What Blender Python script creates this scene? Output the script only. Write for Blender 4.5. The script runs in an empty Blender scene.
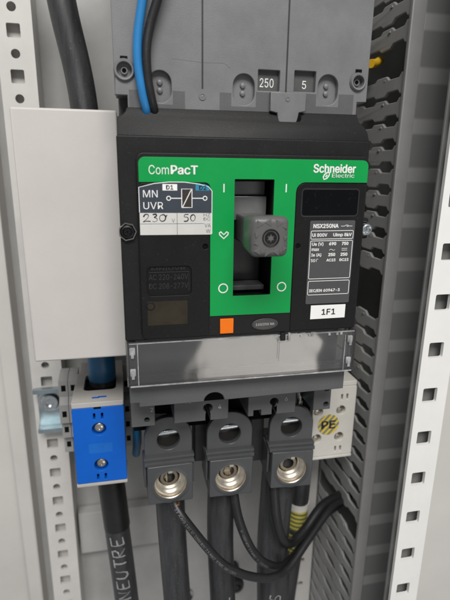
import bpy, bmesh, math, random
from mathutils import Vector, Matrix, Quaternion
random.seed(7)
S = 0.001                       # everything below is written in millimetres
scene = bpy.context.scene
COL = scene.collection

# ------------------------------------------------------------------ camera
cam_d = bpy.data.cameras.new('camera')
cam = bpy.data.objects.new('camera', cam_d)
COL.objects.link(cam)
cam_d.sensor_fit = 'VERTICAL'
cam_d.sensor_height = 36.0
cam_d.lens = 477.0 / 600.0 * 36.0
cam_d.clip_start = 0.01
cam_d.clip_end = 50.0
CX = Vector((0.97857193, -0.2055344, 0.01235229))      # image right
CU = Vector((0.04304025, 0.26284688, 0.9638771))       # image up
CB = Vector((-0.20135666, -0.94269143, 0.26606083))    # towards the viewer
m3 = Matrix((CX, CU, CB)).transposed()
cam.matrix_world = Matrix.Translation(Vector((-48.63, -198.43, 29.57)) * S) @ m3.to_4x4()
cam_d.dof.use_dof = True
cam_d.dof.focus_distance = 0.225
cam_d.dof.aperture_fstop = 12.0
scene.camera = cam

# ------------------------------------------------------------------ light
w = bpy.data.worlds.new('World')
scene.world = w
w.use_nodes = True
bg = w.node_tree.nodes['Background']
bg.inputs[0].default_value = (0.95, 0.97, 1.0, 1)
bg.inputs[1].default_value = 0.30


def area(name, loc, target, size, size_y, power, color):
    l = bpy.data.lights.new(name, 'AREA')
    l.shape = 'RECTANGLE'
    l.size = size
    l.size_y = size_y
    l.energy = power
    l.color = color
    o = bpy.data.objects.new(name, l)
    COL.objects.link(o)
    o.location = loc
    o.rotation_euler = (Vector(target) - Vector(loc)).to_track_quat('-Z', 'Y').to_euler()
    return o


area('ceiling_lamp', (-0.12, -1.0, 1.05), (0, 0, -0.08), 0.9, 0.5, 25.0, (1.0, 0.98, 0.955))
area('cover_reflection_lamp', (0.305, -1.00, -0.47), (0.012, 0, -0.056), 0.33, 0.20, 0.85, (1.0, 0.93, 0.86))  # added unseen lamp, aimed so a light patch mirrors in the clear cover

scene.view_settings.view_transform = 'Standard'
scene.view_settings.look = 'None'
scene.view_settings.exposure = 0.0
scene.view_settings.gamma = 1.0

# ------------------------------------------------------------------ materials
MATS = {}


def mat(name, col, rough=0.5, metal=0.0, grain=0.0, gscale=2500, vary=0.12, vscale=60, spec=0.5, dust=0.0, coat=0.0, brushed=None):
    if name in MATS:
        return MATS[name]
    m = bpy.data.materials.new(name)
    m.use_nodes = True
    nt = m.node_tree
    N, L = nt.nodes, nt.links
    b = N['Principled BSDF']
    b.inputs['Roughness'].default_value = rough
    b.inputs['Metallic'].default_value = metal
    b.inputs['Specular IOR Level'].default_value = spec
    b.inputs['Coat Weight'].default_value = coat
    tc = N.new('ShaderNodeTexCoord')
    mp = N.new('ShaderNodeMapping')
    L.new(tc.outputs['Object'], mp.inputs['Vector'])
    if brushed:
        mp.inputs['Scale'].default_value = brushed
    n1 = N.new('ShaderNodeTexNoise')
    n1.inputs['Scale'].default_value = vscale
    n1.inputs['Detail'].default_value = 7
    n1.inputs['Roughness'].default_value = 0.65
    L.new(mp.outputs['Vector'], n1.inputs['Vector'])
    r1 = N.new('ShaderNodeMapRange')
    r1.inputs['From Min'].default_value = 0.3
    r1.inputs['From Max'].default_value = 0.7
    r1.inputs['To Min'].default_value = 1 - vary
    r1.inputs['To Max'].default_value = 1 + vary
    L.new(n1.outputs['Fac'], r1.inputs['Value'])
    mul = N.new('ShaderNodeVectorMath')
    mul.operation = 'SCALE'
    mul.inputs[0].default_value = col[:3]
    L.new(r1.outputs['Result'], mul.inputs['Scale'])
    src = mul.outputs[0]
    if dust > 0:
        n3 = N.new('ShaderNodeTexNoise')
        n3.inputs['Scale'].default_value = 900
        n3.inputs['Detail'].default_value = 3
        L.new(tc.outputs['Object'], n3.inputs['Vector'])
        r3 = N.new('ShaderNodeMapRange')
        r3.inputs['From Min'].default_value = 0.64
        r3.inputs['From Max'].default_value = 0.74
        r3.inputs['To Max'].default_value = dust
        L.new(n3.outputs['Fac'], r3.inputs['Value'])
        mx = N.new('ShaderNodeMix')
        mx.data_type = 'RGBA'
        L.new(r3.outputs['Result'], mx.inputs['Factor'])
        L.new(src, mx.inputs['A'])
        mx.inputs['B'].default_value = (0.5, 0.48, 0.45, 1)
        src = mx.outputs['Result']
    L.new(src, b.inputs['Base Color'])
    r2 = N.new('ShaderNodeMapRange')
    r2.inputs['To Min'].default_value = max(0.02, rough - 0.12)
    r2.inputs['To Max'].default_value = min(1, rough + 0.12)
    L.new(n1.outputs['Fac'], r2.inputs['Value'])
    L.new(r2.outputs['Result'], b.inputs['Roughness'])
    if grain > 0:
        n2 = N.new('ShaderNodeTexNoise')
        n2.inputs['Scale'].default_value = gscale
        n2.inputs['Detail'].default_value = 2
        L.new(mp.outputs['Vector'], n2.inputs['Vector'])
        bp = N.new('ShaderNodeBump')
        bp.inputs['Strength'].default_value = grain
        bp.inputs['Distance'].default_value = 0.0002
        L.new(n2.outputs['Fac'], bp.inputs['Height'])
        L.new(bp.outputs['Normal'], b.inputs['Normal'])
    MATS[name] = m
    return m


BLACK = mat('black_plastic', (0.010, 0.0096, 0.0096), 0.5, spec=0.28, grain=0.25, dust=0.025, vary=0.2)
BLACKM = mat('black_module_plastic', (0.007, 0.0068, 0.0068), 0.46, spec=0.25, grain=0.2, dust=0.02, vary=0.2)
GLOSSB = mat('gloss_black_window', (0.0012, 0.0015, 0.002), 0.13, spec=0.25, vary=0.1, dust=0.02)
SMOKE = mat('smoke_window', (0.004, 0.004, 0.0045), 0.5, spec=0.25, vary=0.2)
SHIELD = mat('grey_shield_plastic', (0.160, 0.160, 0.163), 0.48, grain=0.3, dust=0.03)
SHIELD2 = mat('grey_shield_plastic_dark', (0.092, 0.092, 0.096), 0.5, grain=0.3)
BODY = mat('dark_grey_body_plastic', (0.085, 0.087, 0.090), 0.45, grain=0.25, dust=0.05)
LUGP = mat('lug_grey_plastic', (0.060, 0.062, 0.065), 0.34, grain=0.2, dust=0.04)
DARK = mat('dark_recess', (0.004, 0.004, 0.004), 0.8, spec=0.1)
GREEN = mat('green_panel', (0.0, 0.30, 0.062), 0.48, grain=0.1, spec=0.3, vary=0.05)
WHITE = mat('white_print', (0.80, 0.80, 0.78), 0.5, vary=0.04)
GREYPR = mat('grey_print', (0.42, 0.43, 0.43), 0.5, vary=0.05)
FAINT = mat('faint_print', (0.022, 0.022, 0.024), 0.5, vary=0.05)
NAVY = mat('slate_label', (0.035, 0.045, 0.060), 0.45, vary=0.06)
PAPER = mat('white_label', (0.60, 0.59, 0.56), 0.55, vary=0.06)
PAPERW = mat('bright_white_label', (0.85, 0.85, 0.83), 0.5, vary=0.03)
INK = mat('black_ink', (0.012, 0.012, 0.015), 0.5)
CYAN = mat('cyan_tag', (0.02, 0.22, 0.36), 0.5)
RATE = mat('grey_rating_label', (0.065, 0.065, 0.067), 0.5, vary=0.06)
HANDLE = mat('grey_handle_plastic', (0.105, 0.103, 0.102), 0.36, grain=0.2, vary=0.06, dust=0.0)
ORANGE = mat('orange_plastic', (0.85, 0.175, 0.004), 0.5, spec=0.3, vary=0.05)
STEEL = mat('zinc_steel', (0.60, 0.63, 0.64), 0.28, 1.0, vary=0.15, vscale=300)
DSTEEL = mat('black_steel', (0.03, 0.03, 0.03), 0.3, 0.8)
NICKEL = mat('nickel_brass', (0.66, 0.60, 0.50), 0.40, 1.0, vary=0.12, vscale=400)
BOXG = mat('light_grey_cover', (0.545, 0.518, 0.492), 0.55, grain=0.14, gscale=1800, vary=0.05, vscale=18, dust=0.0)
RAILW = mat('white_painted_steel', (0.60, 0.58, 0.55), 0.45, vary=0.05)
RAILB = mat('bright_white_painted_steel', (0.80, 0.79, 0.76), 0.45, vary=0.03)
PLATE = mat('grey_back_panel_paint', (0.43, 0.425, 0.41), 0.35, vary=0.16, vscale=14)
WALLM = mat('cabinet_wall_paint', (0.56, 0.54, 0.51), 0.45, vary=0.06, vscale=12)
DUCT = mat('duct_grey_pvc', (0.34, 0.34, 0.33), 0.5, grain=0.15, vary=0.08)
LIP = mat('duct_lip_pvc', (0.28, 0.272, 0.266), 0.5, vary=0.06)
CABLE = mat('black_cable_jacket', (0.034, 0.035, 0.037), 0.42, grain=0.3, dust=0.12, vary=0.55, vscale=260, brushed=(1, 1, 0.10))
SLEEVE = mat('black_heatshrink', (0.010, 0.010, 0.010), 0.4, grain=0.2, vary=0.2)
WIRE = mat('black_wire_jacket', (0.014, 0.014, 0.015), 0.40, grain=0.2, dust=0.05)
BLUEW = mat('light_blue_wire', (0.02, 0.19, 0.46), 0.35, vary=0.06)
BLUES = mat('blue_heatshrink', (0.010, 0.105, 0.23), 0.45, grain=0.2, vary=0.15)
BLUEB = mat('blue_terminal_plastic', (0.0, 0.105, 0.52), 0.5, spec=0.3, grain=0.15, vary=0.05)
TERMW = mat('cream_terminal_plastic', (0.60, 0.58, 0.53), 0.5, grain=0.1, vary=0.05)
TERMT = mat('grey_top_plastic', (0.43, 0.41, 0.385), 0.5, grain=0.1, vary=0.05)
TERMG = mat('grey_terminal_plastic', (0.30, 0.30, 0.29), 0.5, grain=0.1, vary=0.06)
YELLOW = mat('yellow_plastic', (0.72, 0.42, 0.02), 0.4)
YGREEN = mat('earth_tape_green', (0.03, 0.17, 0.04), 0.45)
YBRIGHT = mat('earth_tape_yellow', (0.55, 0.47, 0.04), 0.45)
COPPER = mat('copper_strands', (0.75, 0.36, 0.18), 0.35, 0.9)
CHALK = mat('white_marker', (0.62, 0.62, 0.60), 0.7, vary=0.35, vscale=900)
PRINT = mat('worn_cable_print', (0.20, 0.20, 0.20), 0.6, vary=0.5, vscale=1500)


def clear_mat():
    m = bpy.data.materials.new('clear_polycarbonate')
    m.use_nodes = True
    nt = m.node_tree
    N, L = nt.nodes, nt.links
    N.remove(N['Principled BSDF'])
    out = N['Material Output']
    tr = N.new('ShaderNodeBsdfTransparent')
    tr.inputs[0].default_value = (0.93, 0.94, 0.94, 1)
    df = N.new('ShaderNodeBsdfDiffuse')
    df.inputs[0].default_value = (0.75, 0.75, 0.73, 1)
    hz = N.new('ShaderNodeMixShader')
    hz.inputs[0].default_value = 0.045
    L.new(tr.outputs[0], hz.inputs[1])
    L.new(df.outputs[0], hz.inputs[2])
    gl = N.new('ShaderNodeBsdfGlossy')
    tc = N.new('ShaderNodeTexCoord')
    no = N.new('ShaderNodeTexNoise')
    no.inputs['Scale'].default_value = 55
    no.inputs['Detail'].default_value = 5
    L.new(tc.outputs['Object'], no.inputs['Vector'])
    mr = N.new('ShaderNodeMapRange')
    mr.inputs['To Min'].default_value = 0.02
    mr.inputs['To Max'].default_value = 0.12
    L.new(no.outputs['Fac'], mr.inputs['Value'])
    L.new(mr.outputs['Result'], gl.inputs['Roughness'])
    n2 = N.new('ShaderNodeTexNoise')
    n2.inputs['Scale'].default_value = 28
    L.new(tc.outputs['Object'], n2.inputs['Vector'])
    bp = N.new('ShaderNodeBump')
    bp.inputs['Strength'].default_value = 0.5
    bp.inputs['Distance'].default_value = 0.0016
    L.new(n2.outputs['Fac'], bp.inputs['Height'])
    L.new(bp.outputs['Normal'], gl.inputs['Normal'])
    fr = N.new('ShaderNodeFresnel')
    fr.inputs['IOR'].default_value = 1.58
    mx = N.new('ShaderNodeMixShader')
    L.new(fr.outputs[0], mx.inputs[0])
    L.new(hz.outputs[0], mx.inputs[1])
    L.new(gl.outputs[0], mx.inputs[2])
    L.new(mx.outputs[0], out.inputs[0])
    return m


CLEAR = clear_mat()


def hatch_mat(name, c1, c2, scale, direction):
    m = mat(name, c1, 0.5)
    nt = m.node_tree
    N, L = nt.nodes, nt.links
    b = N['Principled BSDF']
    tc = N.new('ShaderNodeTexCoord')
    dt = N.new('ShaderNodeVectorMath')
    dt.operation = 'DOT_PRODUCT'
    dt.inputs[1].default_value = direction
    L.new(tc.outputs['Object'], dt.inputs[0])
    mm = N.new('ShaderNodeMath')
    mm.operation = 'MULTIPLY'
    mm.inputs[1].default_value = scale
    L.new(dt.outputs['Value'], mm.inputs[0])
    fr = N.new('ShaderNodeMath')
    fr.operation = 'FRACT'
    L.new(mm.outputs[0], fr.inputs[0])
    gt = N.new('ShaderNodeMath')
    gt.operation = 'GREATER_THAN'
    gt.inputs[1].default_value = 0.5
    L.new(fr.outputs[0], gt.inputs[0])
    mx = N.new('ShaderNodeMix')
    mx.data_type = 'RGBA'
    mx.inputs['A'].default_value = (*c1, 1)
    mx.inputs['B'].default_value = (*c2, 1)
    L.new(gt.outputs[0], mx.inputs['Factor'])
    L.new(mx.outputs['Result'], b.inputs['Base Color'])
    return m


HATCH = hatch_mat('yellow_hatched_sticker', (0.70, 0.52, 0.06), (0.20, 0.21, 0.17), 340.0, (0.75, 0, -0.66))

# ------------------------------------------------------------------ helpers


def thing(name, label, cat, loc=(0, 0, 0), group=None):
    o = bpy.data.objects.new(name, None)
    COL.objects.link(o)
    o.location = Vector(loc) * S
    o.empty_display_size = 0.01
    o['label'] = label
    o['category'] = cat
    if group:
        o['group'] = group
    return o


def tag(o, label, cat, group=None):
    o['label'] = label
    o['category'] = cat
    if group:
        o['group'] = group
    return o


def link_mesh(name, me, m, parent=None, smooth=True):
    o = bpy.data.objects.new(name, me)
    COL.objects.link(o)
    if m is not None:
        me.materials.clear()
        me.materials.append(m)
    if smooth:
        me.polygons.foreach_set('use_smooth', [True] * len(me.polygons))
        me.update()
        me.set_sharp_from_angle(angle=math.radians(38))
        for p in me.polygons:
            if max(abs(p.normal.x), abs(p.normal.y), abs(p.normal.z)) > 0.9995:
                p.use_smooth = False
    if parent is not None:
        o.parent = parent
    return o


def obj(name, bm, m, parent=None, smooth=True):
    me = bpy.data.meshes.new(name)
    bmesh.ops.recalc_face_normals(bm, faces=bm.faces[:])
    bm.to_mesh(me)
    bm.free()
    return link_mesh(name, me, m, parent, smooth)


def merge(name, meshes, m, parent=None, smooth=True):
    bm = bmesh.new()
    for me in meshes:
        bm.from_mesh(me)
        bpy.data.meshes.remove(me)
    me = bpy.data.meshes.new(name)
    bm.to_mesh(me)
    bm.free()
    return link_mesh(name, me, m, parent, smooth)


def box(bm, x0, x1, y0, y1, z0, z1, bev=0.4, seg=2):
    t = bmesh.new()
    r = bmesh.ops.create_cube(t, size=1.0)
    for v in t.verts:
        v.co = Vector((x0 + (v.co.x + .5) * (x1 - x0), y0 + (v.co.y + .5) * (y1 - y0), z0 + (v.co.z + .5) * (z1 - z0))) * S
    if bev > 0:
        bmesh.ops.bevel(t, geom=t.edges[:], offset=bev * S, segments=seg, profile=0.5, affect='EDGES')
    me = bpy.data.meshes.new('t')
    t.to_mesh(me)
    t.free()
    bm.from_mesh(me)
    bpy.data.meshes.remove(me)
    return bm


def B(*a, **k):
    return box(bmesh.new(), *a, **k)


def circle(cx, cz, r, n=28, rz=None):
    rz = rz or r
    return [(cx + r * math.cos(2 * math.pi * i / n), cz + rz * math.sin(2 * math.pi * i / n)) for i in range(n)]


def rrect(x0, x1, z0, z1, r=1.0, n=5, corners=(1, 1, 1, 1)):
    """corners: lower-left, lower-right, upper-right, upper-left rounded or not"""
    pts = []
    cs = [(x0, z0, 180, 0), (x1, z0, 270, 1), (x1, z1, 0, 2), (x0, z1, 90, 3)]
    for (x, z, a0, i) in cs:
        if not corners[i] or r <= 0:
            pts.append((x, z))
            continue
        cx = x + r if x == x0 else x - r
        cz = z + r if z == z0 else z - r
        for k in range(n + 1):
            a = math.radians(a0 + 90 * k / n)
            pts.append((cx + r * math.cos(a), cz + r * math.sin(a)))
    return pts


def plate_mesh(loops, d0, d1, bev=0.0, plane='XZ', at=0.0):
    """loops: outline first, then holes, in mm. Fills a sheet between depth d0 and d1 along the normal.
    plane 'XZ': (x,z) with depth along Y ; 'YZ': (y,z) with depth along X"""
    cu = bpy.data.curves.new('c', 'CURVE')
    cu.dimensions = '2D'
    cu.fill_mode = 'BOTH'
    for lp in loops:
        sp = cu.splines.new('POLY')
        sp.points.add(len(lp) - 1)
        for p, (a, b) in zip(sp.points, lp):
            p.co = (a * S, b * S, 0, 1)
        sp.use_cyclic_u = True
    th = abs(d1 - d0)
    cu.extrude = (th / 2 - bev) * S
    if bev > 0:
        cu.bevel_depth = bev * S
        cu.bevel_resolution = 2
        cu.offset = -bev * S
    o = bpy.data.objects.new('c', cu)
    COL.objects.link(o)
    dg = bpy.context.evaluated_depsgraph_get()
    me = bpy.data.meshes.new_from_object(o.evaluated_get(dg))
    bpy.data.objects.remove(o)
    bpy.data.curves.remove(cu)
    mid = (d0 + d1) / 2 * S
    for v in me.vertices:
        a, b, c = v.co
        if plane == 'XZ':
            v.co = (a, mid - c, b)
        else:
            v.co = (mid + c, a, b)
    bm = bmesh.new()
    bm.from_mesh(me)
    bmesh.ops.remove_doubles(bm, verts=bm.verts[:], dist=1e-7)
    bmesh.ops.recalc_face_normals(bm, faces=bm.faces[:])
    bm.to_mesh(me)
    bm.free()
    return me


def plate(name, loops, d0, d1, m, parent=None, bev=0.0, plane='XZ'):
    return link_mesh(name, plate_mesh(loops, d0, d1, bev, plane), m, parent)


def cyl(bm, c, axis, r0, r1, length, n=32, cap=True):
    """truncated cone from c along axis (mm)"""
    a = Vector(axis).normalized()
    q = a.to_track_quat('Z', 'Y').to_matrix()
    c = Vector(c)
    rings = []
    for (r, t) in ((r0, 0), (r1, length)):
        rings.append([bm.verts.new((c + a * t + q @ Vector((r * math.cos(2 * math.pi * i / n), r * math.sin(2 * math.pi * i / n), 0))) * S) for i in range(n)])
    for i in range(n):
        bm.faces.new((rings[0][i], rings[0][(i + 1) % n], rings[1][(i + 1) % n], rings[1][i]))
    if cap:
        bm.faces.new(rings[0][::-1])
        bm.faces.new(rings[1])
    return bm


def lathe(bm, c, axis, prof, n=36):
    """prof: list of (radius, distance along axis) in mm"""
    a = Vector(axis).normalized()
    q = a.to_track_quat('Z', 'Y').to_matrix()
    c = Vector(c)
    rings = []
    for (r, t) in prof:
        if r <= 1e-6:
            rings.append([bm.verts.new((c + a * t) * S)])
        else:
            rings.append([bm.verts.new((c + a * t + q @ Vector((r * math.cos(2 * math.pi * i / n), r * math.sin(2 * math.pi * i / n), 0))) * S) for i in range(n)])
    for r0, r1 in zip(rings, rings[1:]):
        for i in range(n):
            j = (i + 1) % n
            if len(r0) == 1 and len(r1) == 1:
                continue
            if len(r0) == 1:
                bm.faces.new((r0[0], r1[j], r1[i]))
            elif len(r1) == 1:
                bm.faces.new((r0[i], r0[j], r1[0]))
            else:
                bm.faces.new((r0[i], r0[j], r1[j], r1[i]))
    return bm


def spline_pts(pts, k=10):
    """Catmull-Rom through the points"""
    P = [Vector(p) for p in pts]
    if len(P) < 3:
        return P
    P = [P[0] * 2 - P[1]] + P + [P[-1] * 2 - P[-2]]
    out = []
    for i in range(1, len(P) - 2):
        for j in range(k):
            t = j / k
            a, b, c, d = P[i - 1], P[i], P[i + 1], P[i + 2]
            out.append(0.5 * ((2 * b) + (c - a) * t + (2 * a - 5 * b + 4 * c - d) * t * t + (3 * b - a - 3 * c + d) * t ** 3))
    out.append(P[-2])
    return out


def tube(bm, pts, r, n=20, k=10, smooth_path=True, flat=1.0):
    P = spline_pts(pts, k) if smooth_path else [Vector(p) for p in pts]
    ref = None
    rings = []
    for i, p in enumerate(P):
        t = (P[min(i + 1, len(P) - 1)] - P[max(i - 1, 0)]).normalized()
        if ref is None:
            ref = Vector((0, -1, 0)) if abs(t.y) < 0.9 else Vector((1, 0, 0))
        u = (ref - t * ref.dot(t)).normalized()
        ref = u
        v = t.cross(u)
        rr = r(i / (len(P) - 1)) if callable(r) else r
        rings.append([bm.verts.new((p + (u * math.cos(2 * math.pi * j / n) * flat + v * math.sin(2 * math.pi * j / n)) * rr) * S) for j in range(n)])
    for a, b in zip(rings, rings[1:]):
        for j in range(n):
            bm.faces.new((a[j], a[(j + 1) % n], b[(j + 1) % n], b[j]))
    bm.faces.new(rings[0][::-1])
    bm.faces.new(rings[-1])
    return bm


try:                                    # the sans serif face that ships inside Blender itself
    import os
    FACE = bpy.data.fonts.load(os.path.join(bpy.utils.system_resource('DATAFILES'), 'fonts', 'Inter.woff2'))
except Exception:
    FACE = None


def text_mesh(s, bold=0.0):
    """flat text laid in XZ, lower-left at 0; returns mesh in 'font units' facing -Y"""
    cu = bpy.data.curves.new('t', 'FONT')
    cu.body = s
    if FACE:
        cu.font = FACE
    cu.size = 1.0
    cu.resolution_u = 3
    cu.extrude = 0.0
    o = bpy.data.objects.new('t', cu)
    COL.objects.link(o)
    dg = bpy.context.evaluated_depsgraph_get()
    me = bpy.data.meshes.new_from_object(o.evaluated_get(dg))
    bpy.data.objects.remove(o)
    bpy.data.curves.remove(cu)
    # glyph contours of this face overlap: part the faces and stagger them by a micron so none coincide
    bm = bmesh.new()
    bm.from_mesh(me)
    bmesh.ops.split_edges(bm, edges=bm.edges[:])
    for i, f in enumerate(bm.faces):
        if f.normal.z < 0:
            f.normal_flip()
        for v in f.verts:
            v.co.z = (i % 17) * 0.25
    bm.to_mesh(me)
    bm.free()
    return me


def text_box(s, x0, x1, z0, z1, y, bold=0.0, rot=0.0):
    """text scaled to fill the rectangle (mm) on the plane y"""
    me = text_mesh(s, bold)
    if bold > 0:                        # heavier face: the outline struck several times, each a hair in front of the last
        bm = bmesh.new()
        for i, (dx, dy) in enumerate(((0, 0), (1, 0), (-1, 0), (0.5, 0.8), (-0.5, -0.8), (0.6, -0.7), (-0.6, 0.7))):
            n0 = len(bm.verts)
            bm.from_mesh(me)
            bm.verts.ensure_lookup_table()
            for v in bm.verts[n0:]:
                v.co.x += dx * bold * 0.9
                v.co.y += dy * bold * 0.7
                v.co.z += i * 5
        bm.to_mesh(me)
        bm.free()
    xs = [v.co.x for v in me.vertices]
    ys = [v.co.y for v in me.vertices]
    ax, bx, ay, by = min(xs), max(xs), min(ys), max(ys)
    for v in me.vertices:
        lift = v.co.z * 0.004
        u = (v.co.x - ax) / max(bx - ax, 1e-9)
        t = (v.co.y - ay) / max(by - ay, 1e-9)
        v.co = ((x0 + u * (x1 - x0)) * S, (y - lift) * S, (z0 + t * (z1 - z0)) * S)
    return me


def strokes_mesh(lines, width, y, hand=False):
    """flat painted lines on plane y"""
    bm = bmesh.new()
    for ln in lines:
        pts = [Vector((a, y, b)) for (a, b) in ln]
        rad = width / 2
        if hand:
            ph = random.uniform(0, 6)
            rad = lambda t, ph=ph, w_=width: w_ / 2 * (0.85 + 0.3 * math.sin(ph + 5 * t) - 0.25 * t)
        tube(bm, pts, rad, n=8, smooth_path=False, flat=0.12)
    me = bpy.data.meshes.new('s')
    bm.to_mesh(me)
    bm.free()
    return me


def ring_line(cx, cz, r, n=24, rz=None):
    c = circle(cx, cz, r, n, rz)
    return c + [c[0], c[1]]


def screw(bm, c, r, h=0.8, torx=False):
    """pan head seen from the front (axis -Y) with a recessed cross; c = centre of the seat"""
    lathe(bm, c, (0, -1, 0), [(r, 0), (r, h * 0.35), (r * 0.85, h * 0.85), (r * 0.62, h), (r * 0.60, h * 0.95), (r * 0.5, h * 0.4), (0, h * 0.35)], 28)
    cx, cy, cz = c
    for a in (0.3, 0.3 + math.pi / 2):
        t = bmesh.new()
        bmesh.ops.create_cube(t, size=1.0)
        mrot = Matrix.Rotation(a, 3, 'Y')
        for v in t.verts:
            v.co = (mrot @ Vector((v.co.x * r * 0.95, v.co.y * h * 0.3, v.co.z * r * 0.16)) + Vector((cx, cy - h * 0.55, cz))) * S
        me = bpy.data.meshes.new('t')
        t.to_mesh(me)
        t.free()
        bm.from_mesh(me)
        bpy.data.meshes.remove(me)
    return bm


# ------------------------------------------------------------------ setting
def setting(name, bm, m):
    o = obj(name, bm, m)
    o['kind'] = 'structure'
    return o


setting('back_panel', B(-125, 150, 150, 152, -420, 260, 0), PLATE)
bm = bmesh.new()
box(bm, -400, -136, 146, 148, -420, 260, 0.3)
box(bm, -136, -125, 132, 153, -420, 260, 1.5)
setting('side_wall', bm, WALLM)
setting('cabinet_frame_wall', B(113.5, 400, 4, 6, -420, 260, 0.5), WALLM)


# perforated mounting rails
def perforated(name, x0, x1, hx, zlist, sq, y0, y1, m, label, cat, round_z=(), rr=3.0, group=None, both=True):
    t = thing(name, label, cat, ((x0 + x1) / 2, y0, -420), group)
    loops = [[(x0, -420), (x1, -420), (x1, 260), (x0, 260)]]
    for z in zlist:
        loops.append(rrect(hx - sq / 2, hx + sq / 2, z - sq / 2, z + sq / 2, 0.8, 3))
    for z in round_z:
        loops.append(circle(hx, z, rr, 20))
    me = plate_mesh(loops, y0, y0 + 2)
    off = Vector(((x0 + x1) / 2, y0, -420)) * S
    for v in me.vertices:
        v.co -= off
    link_mesh('face_strip', me, m, t)
    bm = bmesh.new()
    w2 = (x1 - x0) / 2
    if both:
        box(bm, -w2, -w2 + 1.8, 2.01, y1 - y0, 0, 680, 0)
    box(bm, w2 - 1.8, w2, 2.01, (y1 - y0) if both else 6.0, 0, 680, 0)
    obj('side_flange', bm, m, t)
    obj('inner_channel', B(-w2 + (2 if both else 0.3), w2 - 2, 6, 7, 0, 680, 0), m if both else mat('rail_core_grey', (0.22, 0.22, 0.21), 0.6), t)
    return t


perforated('mounting_rail', -116.0, -95.5, -106.2, [-165.5 + 24.6 * k for k in range(-9, 17)], 7.6, 128, 149.5, RAILW,
           'narrow white perforated steel rail far left, behind the beige cover', 'rail',
           [-165.5 + 24.6 * (k + .5) for k in range(-9, 17)], 2.6, 'perforated steel rails')
perforated('mounting_rail', 95.5, 113.0, 103.0, [-7.5 + 25.05 * k for k in range(-15, 10)], 8.2, 0, 40, RAILB,
           'bright white perforated rail with square holes at the right, beside the duct', 'rail', (), 3, 'perforated steel rails', False)
perforated('mounting_rail', 82.5, 95.3, 86.2, [-190 + 24.6 * k for k in range(-8, 16)], 4.6, 110, 149.5, RAILW,
           'white perforated rail at the back, seen below the earth terminal', 'rail', (), 3, 'perforated steel rails')

# ------------------------------------------------------------------ cable duct
duct = thing('cable_duct', 'tall grey slotted cable duct with bone shaped slots, right of the breaker', 'cable duct', (0, 0, 0))
DX = 96.5
P0, PITCH = 6.8, 12.2


def slot_edge(z, sgn):
    h, q = 2.9, 0.8
    prof = [(45.6, q), (48.0, q), (50.2, h), (60.0, h), (63.0, q), (72.5, q), (75.0, h * .85), (86.0, h * .85), (88.5, q), (98, q), (100, h * .7), (108, h * .7), (110, q), (113, q)]
    return [(y, z + sgn * v) for y, v in prof]


rf = random.Random(5)
fingers = []
for k in range(-34, 21):
    if k in (6, -4, -5, -18):           # broken out fingers
        continue
    lo = slot_edge(P0 + PITCH * k, 1)
    hi = slot_edge(P0 + PITCH * (k + 1), -1)
    me = plate_mesh([lo + hi[::-1]], DX, DX + 1.8, 0.45, 'YZ')
    lean = rf.uniform(-0.5, 0.5) * S
    for v in me.vertices:
        v.co.x += lean * math.sin(math.pi * (v.co.y / S - 45) / 68)
    fingers.append(me)
bm = bmesh.new()
for k in range(-34, 21):                # small moulded pips on the fingers
    if k in (6, -4, -5, -18):
        continue
    zc = P0 + PITCH * (k + 0.5)
    box(bm, DX - 0.35, DX + 0.2, 63.3, 65.6, zc + 2.7, zc + 3.7, 0.15)
me = bpy.data.meshes.new('pips')
bm.to_mesh(me)
bm.free()
merge('slotted_wall', fingers + [me], DUCT, duct)
obj('wall_base', B(DX + 0.3, DX + 1.6, 110.5, 118, -420, 260, 0), DUCT, duct)
bm = bmesh.new()
box(bm, DX - 0.8, DX + 7.0, 42.5, 45.4, -420, 260, 0.7)
obj('lip', bm, LIP, duct)


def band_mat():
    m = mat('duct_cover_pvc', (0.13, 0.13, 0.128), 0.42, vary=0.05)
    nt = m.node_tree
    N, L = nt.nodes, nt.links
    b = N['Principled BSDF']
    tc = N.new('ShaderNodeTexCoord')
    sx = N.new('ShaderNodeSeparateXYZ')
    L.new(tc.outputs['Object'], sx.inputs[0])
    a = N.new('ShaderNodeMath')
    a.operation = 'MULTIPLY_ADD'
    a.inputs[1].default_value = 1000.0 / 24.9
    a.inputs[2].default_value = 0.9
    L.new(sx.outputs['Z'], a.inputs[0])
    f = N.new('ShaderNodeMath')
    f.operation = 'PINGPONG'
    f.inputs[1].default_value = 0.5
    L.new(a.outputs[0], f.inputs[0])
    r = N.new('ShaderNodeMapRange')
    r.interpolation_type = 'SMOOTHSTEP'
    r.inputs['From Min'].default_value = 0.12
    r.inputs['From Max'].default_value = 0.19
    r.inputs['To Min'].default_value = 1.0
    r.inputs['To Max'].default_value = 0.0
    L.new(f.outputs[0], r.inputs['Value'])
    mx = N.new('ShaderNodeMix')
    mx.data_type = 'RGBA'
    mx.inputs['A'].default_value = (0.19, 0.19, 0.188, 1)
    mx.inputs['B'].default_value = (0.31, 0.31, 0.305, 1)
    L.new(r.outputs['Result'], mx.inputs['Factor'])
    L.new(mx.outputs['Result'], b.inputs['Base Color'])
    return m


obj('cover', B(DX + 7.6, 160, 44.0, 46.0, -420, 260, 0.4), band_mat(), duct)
bm = bmesh.new()
box(bm, 158.5, 160, 46.1, 120, -420, 260, 0)
box(bm, DX, 160, 118.1, 120, -420, 260, 0)
obj('rear_channel', bm, DUCT, duct)

bm = tube(bmesh.new(), [(89.5, 69, 86.6), (95, 74, 88), (101, 80, 91)], 2.3)
tag(obj('yellow_wire', bm, YELLOW), 'short yellow wire end poking out of the duct gap by the breaker', 'wire')

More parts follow.
